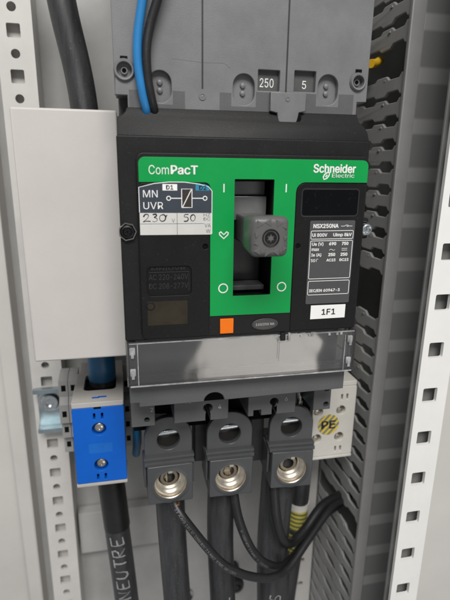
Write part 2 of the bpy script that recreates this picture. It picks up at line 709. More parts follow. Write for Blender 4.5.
# ------------------------------------------------------------------ din rail
dr = thing('din_rail', 'bluish zinc hat profile rail bolted at its left end to the white rail', 'rail', (-113, 120, -134))
bm = bmesh.new()
box(bm, -1, 205, -3, 1.2, 13.5, 16.5, 0.3)
box(bm, 0, 205, -3, 1.2, -16.5, -13.5, 0.3)
box(bm, 0, 205, 1.0, 7.5, 12.4, 13.7, 0.3)
box(bm, 0, 205, 1.0, 7.5, -13.7, -12.4, 0.3)
box(bm, 0, 205, 6.4, 7.6, -12.6, 12.6, 0.3)
obj('hat_profile', bm, mat('bluish_zinc', (0.42, 0.50, 0.53), 0.35, 0.9, vary=0.2, vscale=90), dr)
bm = bmesh.new()
lathe(bm, (8.5, 6.4, 4), (0, -1, 0), [(8.5, 0), (8.5, 1.2), (6.4, 1.3), (6.2, 3.6), (5.4, 4.6), (3.0, 4.6), (2.6, 2.5), (0, 2.4)], 30)
obj('bolt', bm, STEEL, dr)


# ------------------------------------------------------------------ small grey din terminals
def feed_terminal(label, x):
    t = thing('feed_through_terminal', label, 'terminal block', (x, 118, -160), 'small grey terminals on the steel rail')
    prof = [(0, 0), (-12, 0), (-12, 13), (-17, 14), (-17, 26), (-21, 27), (-21, 40), (-17, 44), (-17, 55), (-6, 57), (0, 57)]
    me = plate_mesh([prof], 0, 5.8, 0.3, plane='YZ')
    link_mesh('housing', me, TERMG, t)
    bm = bmesh.new()
    for (y, z) in ((-12, 6), (-17, 20), (-21, 33.5), (-17, 50)):
        box(bm, 1.6, 4.4, y - 0.06, y + 2, z - 2.1, z + 2.1, 0)
    obj('clamp_opening', bm, DARK, t)
    return t


feed_terminal('small grey stepped terminal at the left end, next to the bolt', -94.6)
feed_terminal('small grey stepped terminal touching the left side of the blue block', -88.6)
feed_terminal('small grey stepped terminal touching the right side of the blue block', -54.5)
feed_terminal('small grey stepped terminal behind the left edge of the first lug', -48.3)


# ------------------------------------------------------------------ large terminal blocks
def big_terminal(name, label, x0, front_mat, screws, slots_top, slots_bot, top_mat, w=27.6, sr=3.9):
    t = thing(name, label, 'terminal block', (x0, 50, -149))
    bm = bmesh.new()
    box(bm, 0, w, 4.3, 66, 1.8, 50.2, 0.5)
    o = obj('housing', bm, top_mat, t)
    # top frame with wire opening
    lp = [rrect(-0.3, w + 0.3, 0, 41, 0.8, 3), rrect(5.2, w - 4.0, 15.5, 38, 3, 4)]
    me = plate_mesh(lp, 0, 3.0, 0.3)
    for v in me.vertices:     # turn the sheet flat: x stays, z -> y, y -> z
        a, b, c = v.co
        v.co = (a, c - 0.0004, 0.0502 + b)
    bm = bmesh.new()
    bm.from_mesh(me)
    bmesh.ops.recalc_face_normals(bm, faces=bm.faces[:])
    bm.to_mesh(me)
    bm.free()
    link_mesh('top_frame', me, top_mat, t)
    obj('wire_opening', B(5.4, w - 4.2, 15.8, 37.6, 50.6, 51.0, 0), DARK, t)
    # front shell
    holes = [circle(x, z, sr, 28) for (x, z) in screws]
    for (x, z) in slots_top + slots_bot:
        holes.append(rrect(x - .6, x + .6, z - 1.9, z + 1.9, .3, 2))
    me = plate_mesh([rrect(-0.3, w + 0.3, 2.2, 50.0, 1.0, 4)] + holes, -0.4, 4.25, 0.3)
    link_mesh('front_plate', me, front_mat, t)
    obj('bottom_lip', B(-0.5, w + 0.5, -0.6, 20, 0.0, 2.0, 0.5), top_mat, t)
    obj('recess', B(1.2, w - 1.2, 3.9, 4.2, 3, 49, 0), DARK, t)
    for (x, z) in screws:
        bm = bmesh.new()
        lathe(bm, (x, 3.8, z), (0, -1, 0), [(sr - .05, 0), (sr - .1, 1.2), (sr * .8, 2.4), (sr * .5, 3.0), (sr * .3, 3.1), (sr * .25, 2.3), (0, 2.2)], 28)
        obj('screw', bm, mat('warm_steel', (0.55, 0.51, 0.45), 0.25, 1.0), t)
    return t


bt = big_terminal('neutral_terminal', 'bright blue terminal block with grey top and two screws, below the beige cover', -80.8, BLUEB,
                  [(13.8, 36.5), (13.8, 13.5)], [(11.6, 44.5), (15.9, 44.5)], [(11.6, 5.7), (15.9, 5.7)], TERMT)
bm = bmesh.new()
for v in ((10.5, 14.5, 4.5), (14.0, 18.5, 5.1)):
    box(bm, v[0], v[1], v[2], v[2] + 1.6, 53.25, 53.32, 0)
obj('blue_mark', bm, BLUEB, bt)
obj('notch', B(11.5, 15.5, -0.55, 0.4, 49.2, 50.1, 0), DARK, bt)
obj('imprint', B(7.5, 20.5, -0.43, -0.3, 21.5, 27.5, 0.02), mat('blue_imprint', (0.004, 0.13, 0.52), 0.3), bt)
pt = big_terminal('earth_terminal', 'cream terminal block with a round yellow striped PE sticker, right of the lugs', 61.0, TERMW,
                  [(18.4, 33.8), (3.4, 33.8), (18.4, 15.2), (3.4, 15.2)], [(18.4, 42.8), (21.9, 42.8)], [(16.6, 6.6), (20.0, 6.6)], TERMW, 27.6, 3.1)
plate('sticker', [circle(10.6, 24.6, 7.0, 36)], -0.62, -0.42, HATCH, pt)
merge('sticker_letters', [text_box('PE', 5.8, 15.4, 21.8, 27.4, -0.66, 0.03)], INK, pt)

# ------------------------------------------------------------------ beige cover box on the left
bc = thing('blank_cover', 'plain beige rectangular cover plate standing left of the breaker', 'cover', (-71, 30, -62))
bm = box(bmesh.new(), -22.6, 21.6, 0, 50, 0, 115.5, 1.0, 3)
for v in bm.verts:                              # its left side leans a little in the photo
    pass
obj('cover_shell', bm, BOXG, bc)
obj('mounting_clip', B(-27.5, -22.4, 52, 60, 20, 100, 0.4), mat('clip_grey', (0.36, 0.355, 0.34), 0.5), bc)

# ------------------------------------------------------------------ circuit breaker
brk = thing('circuit_breaker', 'black and grey moulded case load switch with green front panel and handle', 'circuit breaker', (0, 0, 0))
SL = rrect(-2.9, 14.2, -24.6, 25.3, 0.4, 2)
# rear case
bm = bmesh.new()
box(bm, -48.5, 55.5, 44, 110, -66, 180, 0.8)
obj('rear_case', bm, BODY, brk)
# front cover: base frame, sloping shoulder, raised field
plate('front_cover', [rrect(-50, 57.6, -43.6, 41.6, 0.8, 3), rrect(-4.2, 15.5, -26, 27, 0.4, 2)], 1.6, 44, BLACK, brk, bev=0.5)
sh = [(-49.6, 41.4), (57.4, 41.4), (57.2, 45.0), (56.0, 47.6), (53.9, 49.6), (53.2, 52.9), (-45.4, 52.4), (-46.0, 50.8), (-47.2, 49.6), (-49.3, 48.6)]
me = plate_mesh([sh], 2.0, 36, 0.3)
for v in me.vertices:
    if v.co.z > 0.0420:
        v.co.y += (v.co.z - 0.0416) * (0.5 if v.co.y < 0.02 else 0)
link_mesh('shoulder', me, BLACK, brk)
plate('raised_field', [rrect(-42.8, 57.0, -42.8, 35.2, 3.0, 6, (1, 0, 1, 1)), SL], -0.2, 1.7, BLACK, brk, bev=0.35)
bm = bmesh.new()
box(bm, -4.4, 15.7, 25, 26, -27, 28, 0)
obj('slot_back', bm, DARK, brk)
bm = bmesh.new()
box(bm, -2.7, 14.0, 9.0, 24, 7.5, 18.0, 0.5)
box(bm, -2.7, 14.0, 12.0, 24, 18.1, 24.5, 0.5)
obj('slider', bm, mat('slider_grey', (0.20, 0.20, 0.20), 0.3, 0.4, vary=0.15), brk)
obj('slot_ledge', B(-2.7, 14.0, 8.0, 24, -24.5, -22.0, 0.6), BODY, brk)
obj('slot_floor', B(-2.7, 14.0, 17.0, 24.9, -21.9, 7.3, 0.6), mat('slot_inner_black', (0.012, 0.012, 0.012), 0.3), brk)

# green panel with the handle slot
gp = [(-13.1, -33.4), (-13.1, 21.6)] + [(-15.4 + 2.3 * math.cos(a), 21.6 + 2.3 * math.sin(a)) for a in [math.radians(d) for d in (0, 22, 45, 67, 90)]]
gp += [(-42.0, 23.9), (-42.0, 30.9)]
gp += [(-39.4 + 2.6 * math.cos(a), 31.0 + 2.6 * math.sin(a)) for a in [math.radians(d) for d in (180, 157, 135, 112, 90)]]
gp += [(54.0 + 2.6 * math.cos(a), 31.0 + 2.6 * math.sin(a)) for a in [math.radians(d) for d in (90, 67, 45, 22, 0)]]
gp += [(56.6, 24.2), (28.0, 24.2)]
gp += [(28.0 - 4.0 * math.sin(a), 20.2 + 4.0 * math.cos(a)) for a in [math.radians(d) for d in (0, 22, 45, 67, 90)]]
gp += [(24.0, -33.6)]
green = plate('green_panel', [gp, rrect(-2.9, 14.2, -24.6, 25.3, 0.3, 2)], -0.75, -0.22, GREEN, brk, bev=0.12)
YG = -0.80
merge('name_lettering', [text_box('Com', -38.0, -30.0, 26.95, 30.5, YG, 0.0), text_box('PacT', -29.3, -18.3, 26.95, 30.5, YG - 0.06, 0.028)], WHITE, green)
merge('maker_lettering', [text_box('Schneider', 31.2, 50.7, 28.2, 31.9, YG, 0.032), text_box('Electric', 39.8, 50.2, 26.3, 28.0, YG, 0.005)], WHITE, green)
tx = []
for me_ in tx[:0]:
    pass
lf = []
for sgn, (dx, dz) in ((1, (0, 0)),):
    c = [(35.9, 26.4), (36.4, 27.5), (37.5, 28.3), (38.7, 28.3), (38.5, 27.1), (37.5, 25.9), (36.3, 25.5), (35.9, 26.4), (36.4, 27.5)]
    lf.append(c)
lf.append([(36.95, 26.5), (37.7, 27.4)])
lf.append([(-7.45, 23.4), (-7.45, 20.0)])
lf.append([(19.5, 23.5), (19.5, 20.1)])
lf.append(ring_line(-7.3, -20.9, 1.95))
lf.append(ring_line(19.4, -21.2, 1.95))
c = [(-9.2, 3.3), (-8.6, 3.7), (-7.3, 2.5), (-6.0, 3.7), (-5.4, 3.3), (-5.5, 2.5), (-7.3, 0.8), (-9.1, 2.5), (-9.2, 3.3), (-8.6, 3.7)]
lf.append(c)
merge('maker_mark', [strokes_mesh(lf[:2], 0.55, YG)], WHITE, green)
for l_ in lf[2:]:
    merge('position_mark', [strokes_mesh([l_], 0.5, YG)], WHITE, green)

# handle
hd = bmesh.new()
box(hd, -1.9, 13.0, -26, -8, -3.2, 12.4, 2.6, 4)
for v in hd.verts:           # narrower towards the neck and slightly domed face
    if v.co.y > -0.014:
        v.co.x = 0.00555 + (v.co.x - 0.00555) * 0.93
        v.co.z = 0.0046 + (v.co.z - 0.0046) * 0.90
handle = obj('handle', hd, HANDLE, brk)
obj('handle_neck', B(0.2, 11.2, -9, 20, -1.4, 10.6, 1.0), HANDLE, handle)
bm = bmesh.new()
rnd = random.Random(3)
for i, (x, z, r, a) in enumerate([(1.0, 9.6, 1.9, 0), (4.6, 10.2, 1.9, 1.05), (8.6, 9.8, 1.9, 0.1), (11.0, 8.6, 1.4, 1.1), (0.8, -0.6, 1.9, 1.05), (4.4, -1.2, 1.9, 0.0), (8.2, -1.0, 1.9, 1.05),
                                  (11.0, 0.2, 1.4, 0.2), (0.2, 5.6, 1.5, 0.2), (0.2, 2.4, 1.3, 1.1), (11.3, 4.4, 1.4, 0.5)]):
    prof = [(x + r * math.cos(a + j * 2.0944), z + r * math.sin(a + j * 2.0944)) for j in range(3)]
    top = [bm.verts.new(Vector((x + (p[0] - x) * .75, -26.16, z + (p[1] - z) * .75)) * S) for p in prof]
    bot = [bm.verts.new(Vector((p[0], -25.9, p[1])) * S) for p in prof]
    bm.faces.new(top)
    for j in range(3):
        bm.faces.new((top[j], top[(j + 1) % 3], bot[(j + 1) % 3], bot[j]))
for i in range(9):            # grip ribs on the upper side
    pass
obj('grip_relief', bm, HANDLE, handle, smooth=False)
bm = bmesh.new()
lathe(bm, (5.6, -26.05, 4.4), (0, -1, 0), [(3.4, -0.5), (3.4, 0.25), (3.0, 0.3), (2.9, 0.0), (2.5, -0.15), (2.4, 0.15), (1.5, 0.2), (1.3, -0.6), (0, -0.7)], 30)
for j in range(6):
    a = j * math.pi / 3
    cyl(bm, (5.6 + 1.35 * math.cos(a), -26.3, 4.4 + 1.35 * math.sin(a)), (0, 1, 0), 0.42, 0.42, 0.7, 10)
obj('handle_screw', bm, DSTEEL, handle)

# left accessory module
lm = plate('left_module', [rrect(-42.6, -13.4, -42.4, 23.6, 2.2, 5, (1, 0, 1, 1)), circle(-15.2, -2.4, 1.15, 18), circle(-38.8, -27.6, 1.3, 18),
                           rrect(-40.0, -21.2, -23.2, -10.5, 2.0, 4)], -0.85, -0.25, BLACKM, brk, bev=0.2)
for hx_, hz_ in ((-15.2, -2.4), (-38.8, -27.6)):
    bm = bmesh.new()
    cyl(bm, (hx_, -0.22, hz_), (0, -1, 0), 1.6, 1.6, 0.05, 20)
    obj('hole', bm, DARK, lm)
obj('module_window', B(-40.1, -21.1, -0.24, -0.22, -23.3, -10.4, 0), SMOKE, lm)
merge('window_print', [text_box('MN|UVR', -38.0, -23.8, -12.4, -10.7, -0.27, 0.0), text_box('AC 220-240V', -39.2, -22.6, -16.3, -13.9, -0.27, 0.0),
                       text_box('DC 208-277V', -39.2, -22.6, -20.2, -17.8, -0.27, 0.0),
                       strokes_mesh([[(-39.0, -13.0), (-22.2, -13.0), (-22.2, -21.3)]], 0.25, -0.27)], FAINT, lm)
obj('label_field', B(-40.2, -23.0, -0.93, -0.82, -36.2, -25.6, 0.03), mat('brownish_black_window', (0.026, 0.021, 0.012), 0.5, vary=0.3, vscale=120, spec=0.3), lm)
bm = bmesh.new()
lathe(bm, (-38.8, 0.3, -27.6), (0, -1, 0), [(1.3, 0), (1.25, .5), (0.6, .6), (0.5, 0.2), (0, 0.2)], 20)
obj('module_screw', bm, DSTEEL, lm)
lathe_ring = bmesh.new()
lathe(lathe_ring, (-38.8, -0.8, -27.6), (0, -1, 0), [(1.3, 0), (1.35, .18), (1.8, .2), (2.2, 0.0)], 26)
obj('screw_collar', lathe_ring, BLACKM, lm)

# undervoltage label
arc = [(-42.1, 2.9), (-12.5, 2.7), (-12.5, 11.8), (-42.1, 12.0)]
ul = plate('release_label', [arc], -1.0, -0.86, PAPER, brk)
dk = [(-42.1, 12.0), (-12.5, 11.8), (-12.5, 20.5), (-14.0, 22.3), (-18, 23.3), (-24, 24.0), (-30, 24.0), (-36, 23.4), (-42.1, 21.9)]
plate('dark_field', [dk], -1.02, -0.90, NAVY, ul)
Yl = -1.05
merge('label_outline', [strokes_mesh([[(-42.1, 12), (-42.1, 21.9), (-36, 23.4), (-30, 24.0), (-24, 24.0), (-18, 23.3), (-14, 22.3), (-12.5, 20.5), (-12.5, 3)]], 0.3, Yl)], WHITE, ul)
merge('white_lettering', [text_box('MN', -40.5, -34.7, 18.0, 20.8, Yl, 0.0), text_box('UVR', -40.5, -32.6, 13.3, 16.1, Yl, 0.0),
                          strokes_mesh([[(-29.5, 17.6), (-25.0, 17.6)], [(-20.8, 17.6), (-16.2, 17.6)], ring_line(-30.3, 17.6, .8), ring_line(-15.4, 17.6, .8),
                                        [(-25.0, 13.9), (-25.0, 21.3), (-20.8, 21.3), (-20.8, 13.9), (-25.0, 13.9)], [(-24.6, 14.2), (-21.1, 21.0)]], 0.36, Yl)], WHITE, ul)
plate('coil_symbol_fill', [[(-24.8, 14.1), (-21.0, 14.1), (-21.0, 21.1), (-24.8, 21.1)]], -1.04, -1.021, mat('coil_fill', (0.03, 0.022, 0.02), 0.5), ul)
plate('clamp_tag', [[(-32.7, 20.7), (-26.8, 20.7), (-26.8, 23.2), (-32.7, 23.2)]], -1.06, -1.021, PAPERW, ul)
merge('clamp_tag_text', [text_box('D1', -31.3, -28.4, 21.1, 22.8, -1.09, 0.02)], INK, ul)
plate('clamp_tag', [[(-19.3, 20.7), (-13.6, 20.7), (-13.6, 22.3), (-15.5, 23.2), (-19.3, 23.2)]], -1.06, -1.021, CYAN, ul)
merge('clamp_tag_text', [text_box('D2', -17.9, -14.8, 21.0, 22.7, -1.09, 0.02)], INK, ul)
merge('grid', [strokes_mesh([[(-42, 7.4), (-15.8, 7.3)], [(-27.0, 11.9), (-27.0, 2.8)], [(-42, 11.9), (-12.6, 11.7)]], 0.16, -1.01)], INK, ul)
merge('grey_lettering', [text_box('V', -29.2, -27.9, 7.9, 9.4, -1.01), text_box('HZ', -16.0, -13.2, 10.2, 11.5, -1.01), text_box('DC', -16.0, -13.2, 8.5, 9.8, -1.01),
                         text_box('VA', -15.6, -13.0, 5.7, 7.3, -1.01), text_box('W', -15.0, -13.1, 3.4, 4.9, -1.01)], mat('grey_ink', (0.10, 0.10, 0.10), 0.5), ul)
hw = [[(-40.6, 10.2), (-40.0, 11.1), (-38.9, 11.2), (-38.6, 10.5), (-39.4, 9.3), (-40.8, 8.2), (-39.5, 8.5), (-37.8, 8.4)],
      [(-36.9, 11.1), (-35.7, 11.3), (-35.4, 10.6), (-36.3, 10.0), (-35.3, 9.6), (-35.2, 8.7), (-36.2, 8.2), (-37.0, 8.5)],
      [(-32.9, 11.0), (-33.9, 10.6), (-34.1, 9.2), (-33.3, 8.4), (-32.1, 8.8), (-31.7, 10.1), (-32.3, 11.0), (-33.2, 11.0)],
      [(-31.7, 10.1), (-31.3, 10.7), (-30.9, 10.9)],
      [(-22.3, 11.1), (-23.8, 11.0), (-24.0, 10.1), (-22.9, 10.0), (-22.4, 9.2), (-22.9, 8.4), (-24.2, 8.3)],
      [(-20.4, 11.0), (-21.2, 10.5), (-21.4, 9.2), (-20.7, 8.4), (-19.8, 8.8), (-19.5, 10.0), (-20.0, 10.9), (-20.7, 10.9)]]
merge('handwriting', [strokes_mesh([[(p.x, p.z) for p in spline_pts([(a, 0, b) for a, b in l], 5)] for l in hw], 0.55, -1.03, True)], INK, ul)

# right accessory module: display window, rating label
rm = plate('right_module', [rrect(24.4, 56.2, -42.4, 23.8, 3.8, 6, (0, 0, 0, 1)), rrect(26.9, 53.3, 9.9, 21.5, 1.4, 4), circle(26.2, -3.0, 1.1, 18)], -0.6, -0.25, BLACKM, brk, bev=0.15)
bm = bmesh.new()
cyl(bm, (26.2, -0.22, -3.0), (0, -1, 0), 1.5, 1.5, 0.05, 20)
obj('hole', bm, DARK, rm)
obj('display_window', B(26.95, 53.25, -0.5, -0.2, 9.95, 21.45, 0.12), GLOSSB, rm)
merge('window_rim', [strokes_mesh([rrect(26.9, 53.3, 9.9, 21.5, 1.4, 4) + [(26.9, 11.3), (26.9, 11.6)]], 0.55, -0.62)], mat('rim_black', (0.02, 0.02, 0.021), 0.3), rm)
rl = plate('rating_label', [rrect(31.2, 52.5, -29.9, 8.0, 0.7, 3)], -0.85, -0.62, RATE, brk)
Yr = -0.9
fr = lambda a, b, c, d: rrect(a, b, c, d, 0.5, 2) + [rrect(a, b, c, d, 0.5, 2)[0], rrect(a, b, c, d, 0.5, 2)[1]]
tr = [text_box('NSX250NA', 32.7, 44.6, 4.7, 6.6, Yr, 0.040), text_box('Ui 800V', 32.4, 39.5, 0.9, 2.5, Yr, 0.037), text_box('Uimp 8kV', 42.3, 51.2, 0.6, 2.5, Yr, 0.037),
      text_box('Ue (V)', 32.5, 38.0, -3.3, -1.5, Yr, 0.034), text_box('690', 40.6, 44.1, -3.0, -1.5, Yr, 0.056), text_box('750', 46.7, 50.0, -3.0, -1.5, Yr, 0.056),
      text_box('max', 32.5, 36.1, -5.4, -4.2, Yr, 0.034), text_box('Ie (A)', 32.5, 37.3, -8.1, -6.4, Yr, 0.034), text_box('250', 40.6, 44.0, -7.9, -6.4, Yr, 0.056),
      text_box('250', 46.5, 49.9, -7.9, -6.4, Yr, 0.056), text_box('50', 32.5, 34.5, -10.4, -9.0, Yr, 0.024), text_box('AC23', 39.9, 44.3, -10.3, -9.0, Yr, 0.040),
      text_box('DC23', 46.2, 50.6, -10.3, -9.0, Yr, 0.040), text_box('IEC/EN 60947-3', 32.5, 47.5, -24.5, -22.9, Yr, 0.037),
      strokes_mesh([fr(31.9, 51.9, -0.1, 3.5), fr(31.9, 51.9, -18.1, -0.9), fr(31.9, 51.9, -25.6, -19.2)], 0.26, Yr),
      strokes_mesh([[(41.0, -5.2), (41.7, -4.7), (42.3, -4.9), (43.0, -5.4), (43.7, -4.9)], [(46.9, -4.5), (49.6, -4.5)], [(46.9, -5.3), (49.6, -5.3)],
                    [(45.8, 5.5), (47.5, 5.5), (48.4, 6.1)], [(49.4, 5.5), (51.2, 5.5)], ring_line(48.9, 5.6, .35, 10), [(35.1, -9.0), (35.1, -10.3)], [(35.4, -9.1), (36.0, -9.1)]], 0.2, Yr)]
merge('rating_print', tr, WHITE, rl)
nl = plate('name_label', [[(34.0, -37.3), (51.1, -37.2), (51.1, -30.8), (34.0, -30.7)]], -0.75, -0.62, PAPERW, brk)
merge('name_print', [text_box('1F1', 39.4, 46.2, -35.4, -32.6, -0.79, 0.02)], INK, nl)

# trip flag and small oval window
obj('trip_button', B(-8.5, -2.4, -1.0, -0.1, -41.8, -34.9, 0.25), ORANGE, brk)
ov = plate('oval_badge', [circle(12.3, -38.4, 6.0, 36, 2.6)], -0.9, -0.15, mat('badge_dark', (0.02, 0.02, 0.021), 0.3), brk, bev=0.15)
merge('oval_print', [text_box('160/250 NA', 7.9, 16.7, -39.1, -37.7, -0.95, 0.02)], GREYPR, ov)
merge('oval_rim', [strokes_mesh([ring_line(12.3, -38.4, 6.0, 36, 2.6)], 0.35, -0.7)], BODY, ov)
for x, z, r in ((-47.2, 4.1, 3.1), (60.4, 3.3, 2.9)):
    bm = bmesh.new()
    screw(bm, (x, 1.4 if x < 0 else 4.0, z), r, 1.6)
    s_ = obj('cover_screw', bm, DSTEEL if x < 0 else STEEL, brk)
    bm = bmesh.new()
    lathe(bm, (x, 1.5 if x < 0 else 7, z), (0, -1, 0), [(r + .2, 0), (r + .25, 1.5), (r + .6, 1.6), (r + .7, 0.0)], 7 if x < 0 else 26)
    obj('screw_collar', bm, mat('smoked_clear', (0.12, 0.12, 0.12), 0.15) if x < 0 else BODY, s_)
obj('edge_clip', B(57.2, 63.5, 7.2, 20, -1.5, 8, 0.8), BLACK, brk)

# upper terminal shield
ts_holes = [rrect(-36.6, -27.5, 54.6, 66.6, 4.5, 8), rrect(-2.3, 6.9, 54.9, 67.0, 4.5, 8), rrect(34.6, 43.8, 56.2, 68.4, 4.5, 8),
            rrect(8.2, 17.6, 60.8, 68.9, 0.3, 2), rrect(23.9, 33.5, 61.1, 69.3, 0.3, 2), circle(-45.8, 65.9, 4.1, 28), circle(52.6, 66.0, 3.7, 28)]
ts_out = [(-49.8, 57.0), (-44.9, 57.0), (-44.9, 50.5), (53.0, 51.0), (53.0, 58.0), (57.4, 58.2), (57.4, 180), (-49.8, 180)]
shd = plate('terminal_shield', [ts_out] + ts_holes, 8.0, 11.0, SHIELD, brk, bev=0.25)
bm = bmesh.new()
box(bm, -49.5, 57.1, 14.2, 44, 60, 180, 0.5)
obj('shield_skirt', bm, SHIELD2, shd)
bm = bmesh.new()
for (x0, x1, z0, z1) in ((-37.5, -26.5, 53.6, 67.6), (-3.3, 7.9, 53.9, 68), (33.6, 44.8, 55.2, 69.4)):
    obj('oval_floor', B(x0, x1, 10.6, 12, z0, z1, 0), SHIELD, shd)
for (cx, cz) in ((-32.0, 60.8), (2.3, 61.1), (39.2, 62.4)):
    for d in (-1.4, 1.6):
        bm = bmesh.new()
        lathe(bm, (cx, 10.6, cz + d), (0, -1, 0), [(1.25, 0), (1.0, .8), (0.4, 1.1), (0, 1.15)], 16)
        obj('pip', bm, SHIELD, shd)
TAG = mat('tag_dark_grey', (0.075, 0.078, 0.075), 0.5)
obj('rating_tag', B(8.0, 17.8, 10.4, 12, 60.6, 69.1, 0), TAG, shd)
obj('rating_tag', B(23.7, 33.7, 10.4, 12, 60.9, 69.5, 0), TAG, shd)
merge('tag_digits', [text_box('250', 9.6, 15.6, 62.5, 66.0, 10.3, 0.0)], WHITE, shd)
merge('tag_digits', [text_box('5', 28.3, 30.1, 62.6, 65.8, 10.3, 0.0)], WHITE, shd)
bm = bmesh.new()
for x0, x1, z1 in ((-44.4, -22.6, 59.2), (-7.8, 12.9, 59.8), (28.8, 51.6, 60.2)):
    pass
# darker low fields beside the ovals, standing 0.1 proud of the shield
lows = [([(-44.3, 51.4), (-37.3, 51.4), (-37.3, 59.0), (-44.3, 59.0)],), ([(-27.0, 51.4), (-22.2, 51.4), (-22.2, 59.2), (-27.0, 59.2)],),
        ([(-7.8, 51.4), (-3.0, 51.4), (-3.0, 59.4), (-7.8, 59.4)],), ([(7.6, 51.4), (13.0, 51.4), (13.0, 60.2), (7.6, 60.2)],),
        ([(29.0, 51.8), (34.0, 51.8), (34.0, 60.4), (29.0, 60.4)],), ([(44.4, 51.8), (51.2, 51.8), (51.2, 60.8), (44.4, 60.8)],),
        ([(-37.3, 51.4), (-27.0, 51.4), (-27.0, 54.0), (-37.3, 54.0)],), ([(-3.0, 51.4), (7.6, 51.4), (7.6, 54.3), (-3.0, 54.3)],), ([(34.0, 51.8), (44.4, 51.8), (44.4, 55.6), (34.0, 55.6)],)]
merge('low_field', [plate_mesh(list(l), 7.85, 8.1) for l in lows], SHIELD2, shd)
bm = bmesh.new()
for x in (-15.0, 20.4):
    box(bm, x - .35, x + .35, 7.95, 8.3, 60.5, 180, 0)
bm2 = bm
obj('seam', bm, mat('seam_dark', (0.02, 0.02, 0.02), 0.6), shd)
merge('mould_line', [strokes_mesh([[(-27, 71.0), (-15, 70.2), (-6, 70.4), (-3.5, 68.6)]], 0.16, 7.98)], SHIELD2, shd)
bm = bmesh.new()
lathe(bm, (-15.0, 7.95, 57.6), (0, -1, 0), [(1.5, 0), (1.4, .3), (0.9, .3), (0.8, 0.05), (0.4, 0.1), (0, 0.3)], 20)
obj('dimple', bm, SHIELD, shd)
bm = bmesh.new()
lathe(bm, (20.6, 5.6, 57.8), (0, -1, 0), [(1.1, 0), (1.0, .25), (0.6, .25), (0.5, 0.05), (0, 0.05)], 20)
obj('dimple', bm, SHIELD, shd)
for cx, cz, r in ((-45.8, 65.9, 4.1), (52.6, 66.0, 3.7)):
    bm = bmesh.new()
    lathe(bm, (cx, 11, cz), (0, -1, 0), [(r + .1, 0), (r + .1, 3.4), (r - .5, 4.3), (r - 1.1, 4.2), (r - 1.3, 1.2), (1.4, 1.2), (1.3, 2.2), (0.9, 2.2), (0.8, 0.2), (0, 0.2)], 32)
    obj('fixing_boss', bm, SHIELD, shd)
    bm = bmesh.new()
    cyl(bm, (cx, 10.9, cz), (0, -1, 0), 1.15, 1.15, 1.6, 16)
    obj('boss_hole', bm, DARK, shd)
    obj('boss_notch', B(cx - 1.4, cx + 1.4, 7.6, 8.2, cz + 3.9, cz + 5.0, 0), DARK, shd)
tabo = [(13.2, 60.2), (13.2, 52.9), (16.4, 52.2)] + [(21.0 + 4.5 * math.cos(math.radians(a)), 51.2 + 4.6 * math.sin(math.radians(a))) for a in range(190, 351, 16)] + [(25.8, 52.6), (28.7, 53.2), (28.7, 60.4)]
plate('centre_tab', [tabo], 5.6, 8.05, SHIELD, shd, bev=0.3)
bm = bmesh.new()
lathe(bm, (24.6, 5.7, 50.6), (0, -1, 0), [(2.6, -0.4), (2.4, 0.0), (0, 0.1)], 20)
obj('tab_notch', bm, DARK, shd)

# clear lower cover and the dark grey body behind it
bm = bmesh.new()
box(bm, -49.6, 55.8, 14.0, 44, -66.5, -43.9, 0.6)
obj('label_plate', bm, mat('label_plate_grey', (0.115, 0.117, 0.12), 0.5, vary=0.1), brk)
cc = bmesh.new()
box(cc, -48.9, 57.8, 0.6, 1.9, -65.2, -44.2, 0.3)
clr = obj('clear_cover', cc, CLEAR, brk)
cc = bmesh.new()
box(cc, -48.9, 57.8, 2.0, 13.4, -65.3, -64.3, 0.3)
box(cc, -50.0, -48.95, 0.8, 13.4, -65.2, -44.6, 0.3)
box(cc, 57.85, 58.9, 0.8, 13.4, -65.2, -44.6, 0.3)
box(cc, -45.6, -45.0, 1.95, 12, -64.2, -44.6, 0.1)
obj('clear_rim', cc, CLEAR, clr)
cc = bmesh.new()
box(cc, -48.7, 57.6, 0.2, 0.62, -65.4, -64.7, 0.15)
box(cc, -45.2, -44.8, 0.3, 0.6, -64.5, -44.4, 0.1)
box(cc, -48.6, 57.6, 0.3, 0.62, -45.0, -44.5, 0.15)
box(cc, 52.9, 53.3, 0.3, 0.6, -64.5, -46.4, 0.1)
box(cc, 20.0, 20.3, 0.3, 0.6, -57.5, -46.0, 0.05)
MILK = mat('frosted_edge_plastic', (0.30, 0.30, 0.30), 0.25, vary=0.5, vscale=150)
obj('cover_edge', cc, MILK, clr)
for (x, z) in ((54.2, -50.5), (54.2, -61.5), (-48.6, -50), (-48.6, -60)):
    cc = bmesh.new()
    box(cc, x, x + 2.6, -0.1, 3, z, z + 3.6, 0.5)
    box(cc, x + 0.6, x + 2.0, -0.6, -0.05, z - 1.2, z + 2.2, 0.25)
    obj('cover_clip', cc, MILK, clr)
cc = bmesh.new()
box(cc, 24.0, 25.0, -0.3, 1.2, -47.8, -43.6, 0.2)
box(cc, 19.0, 24.0, -0.3, 0.6, -47.8, -47.1, 0.2)
for x in (30, 34, 35.5, 44, 48, 50):
    box(cc, x, x + 1.2, -0.1, 0.5, -46.2, -44.9, 0.2)
obj('latch_teeth', cc, MILK, clr)
obj('catch', B(20.2, 22.6, -0.5, 1.0, -47.2, -43.2, 0.3), BLACK, clr)

def bmesh_half():
    bm = bmesh.new()
    pts = [(-7.2 + 5.4 * math.cos(math.radians(a)), -84.4 + 5.2 * math.sin(math.radians(a))) for a in range(0, 181, 15)]
    me = plate_mesh([pts], 18.6, 19.6)
    bm.from_mesh(me)
    bpy.data.meshes.remove(me)
    return bm


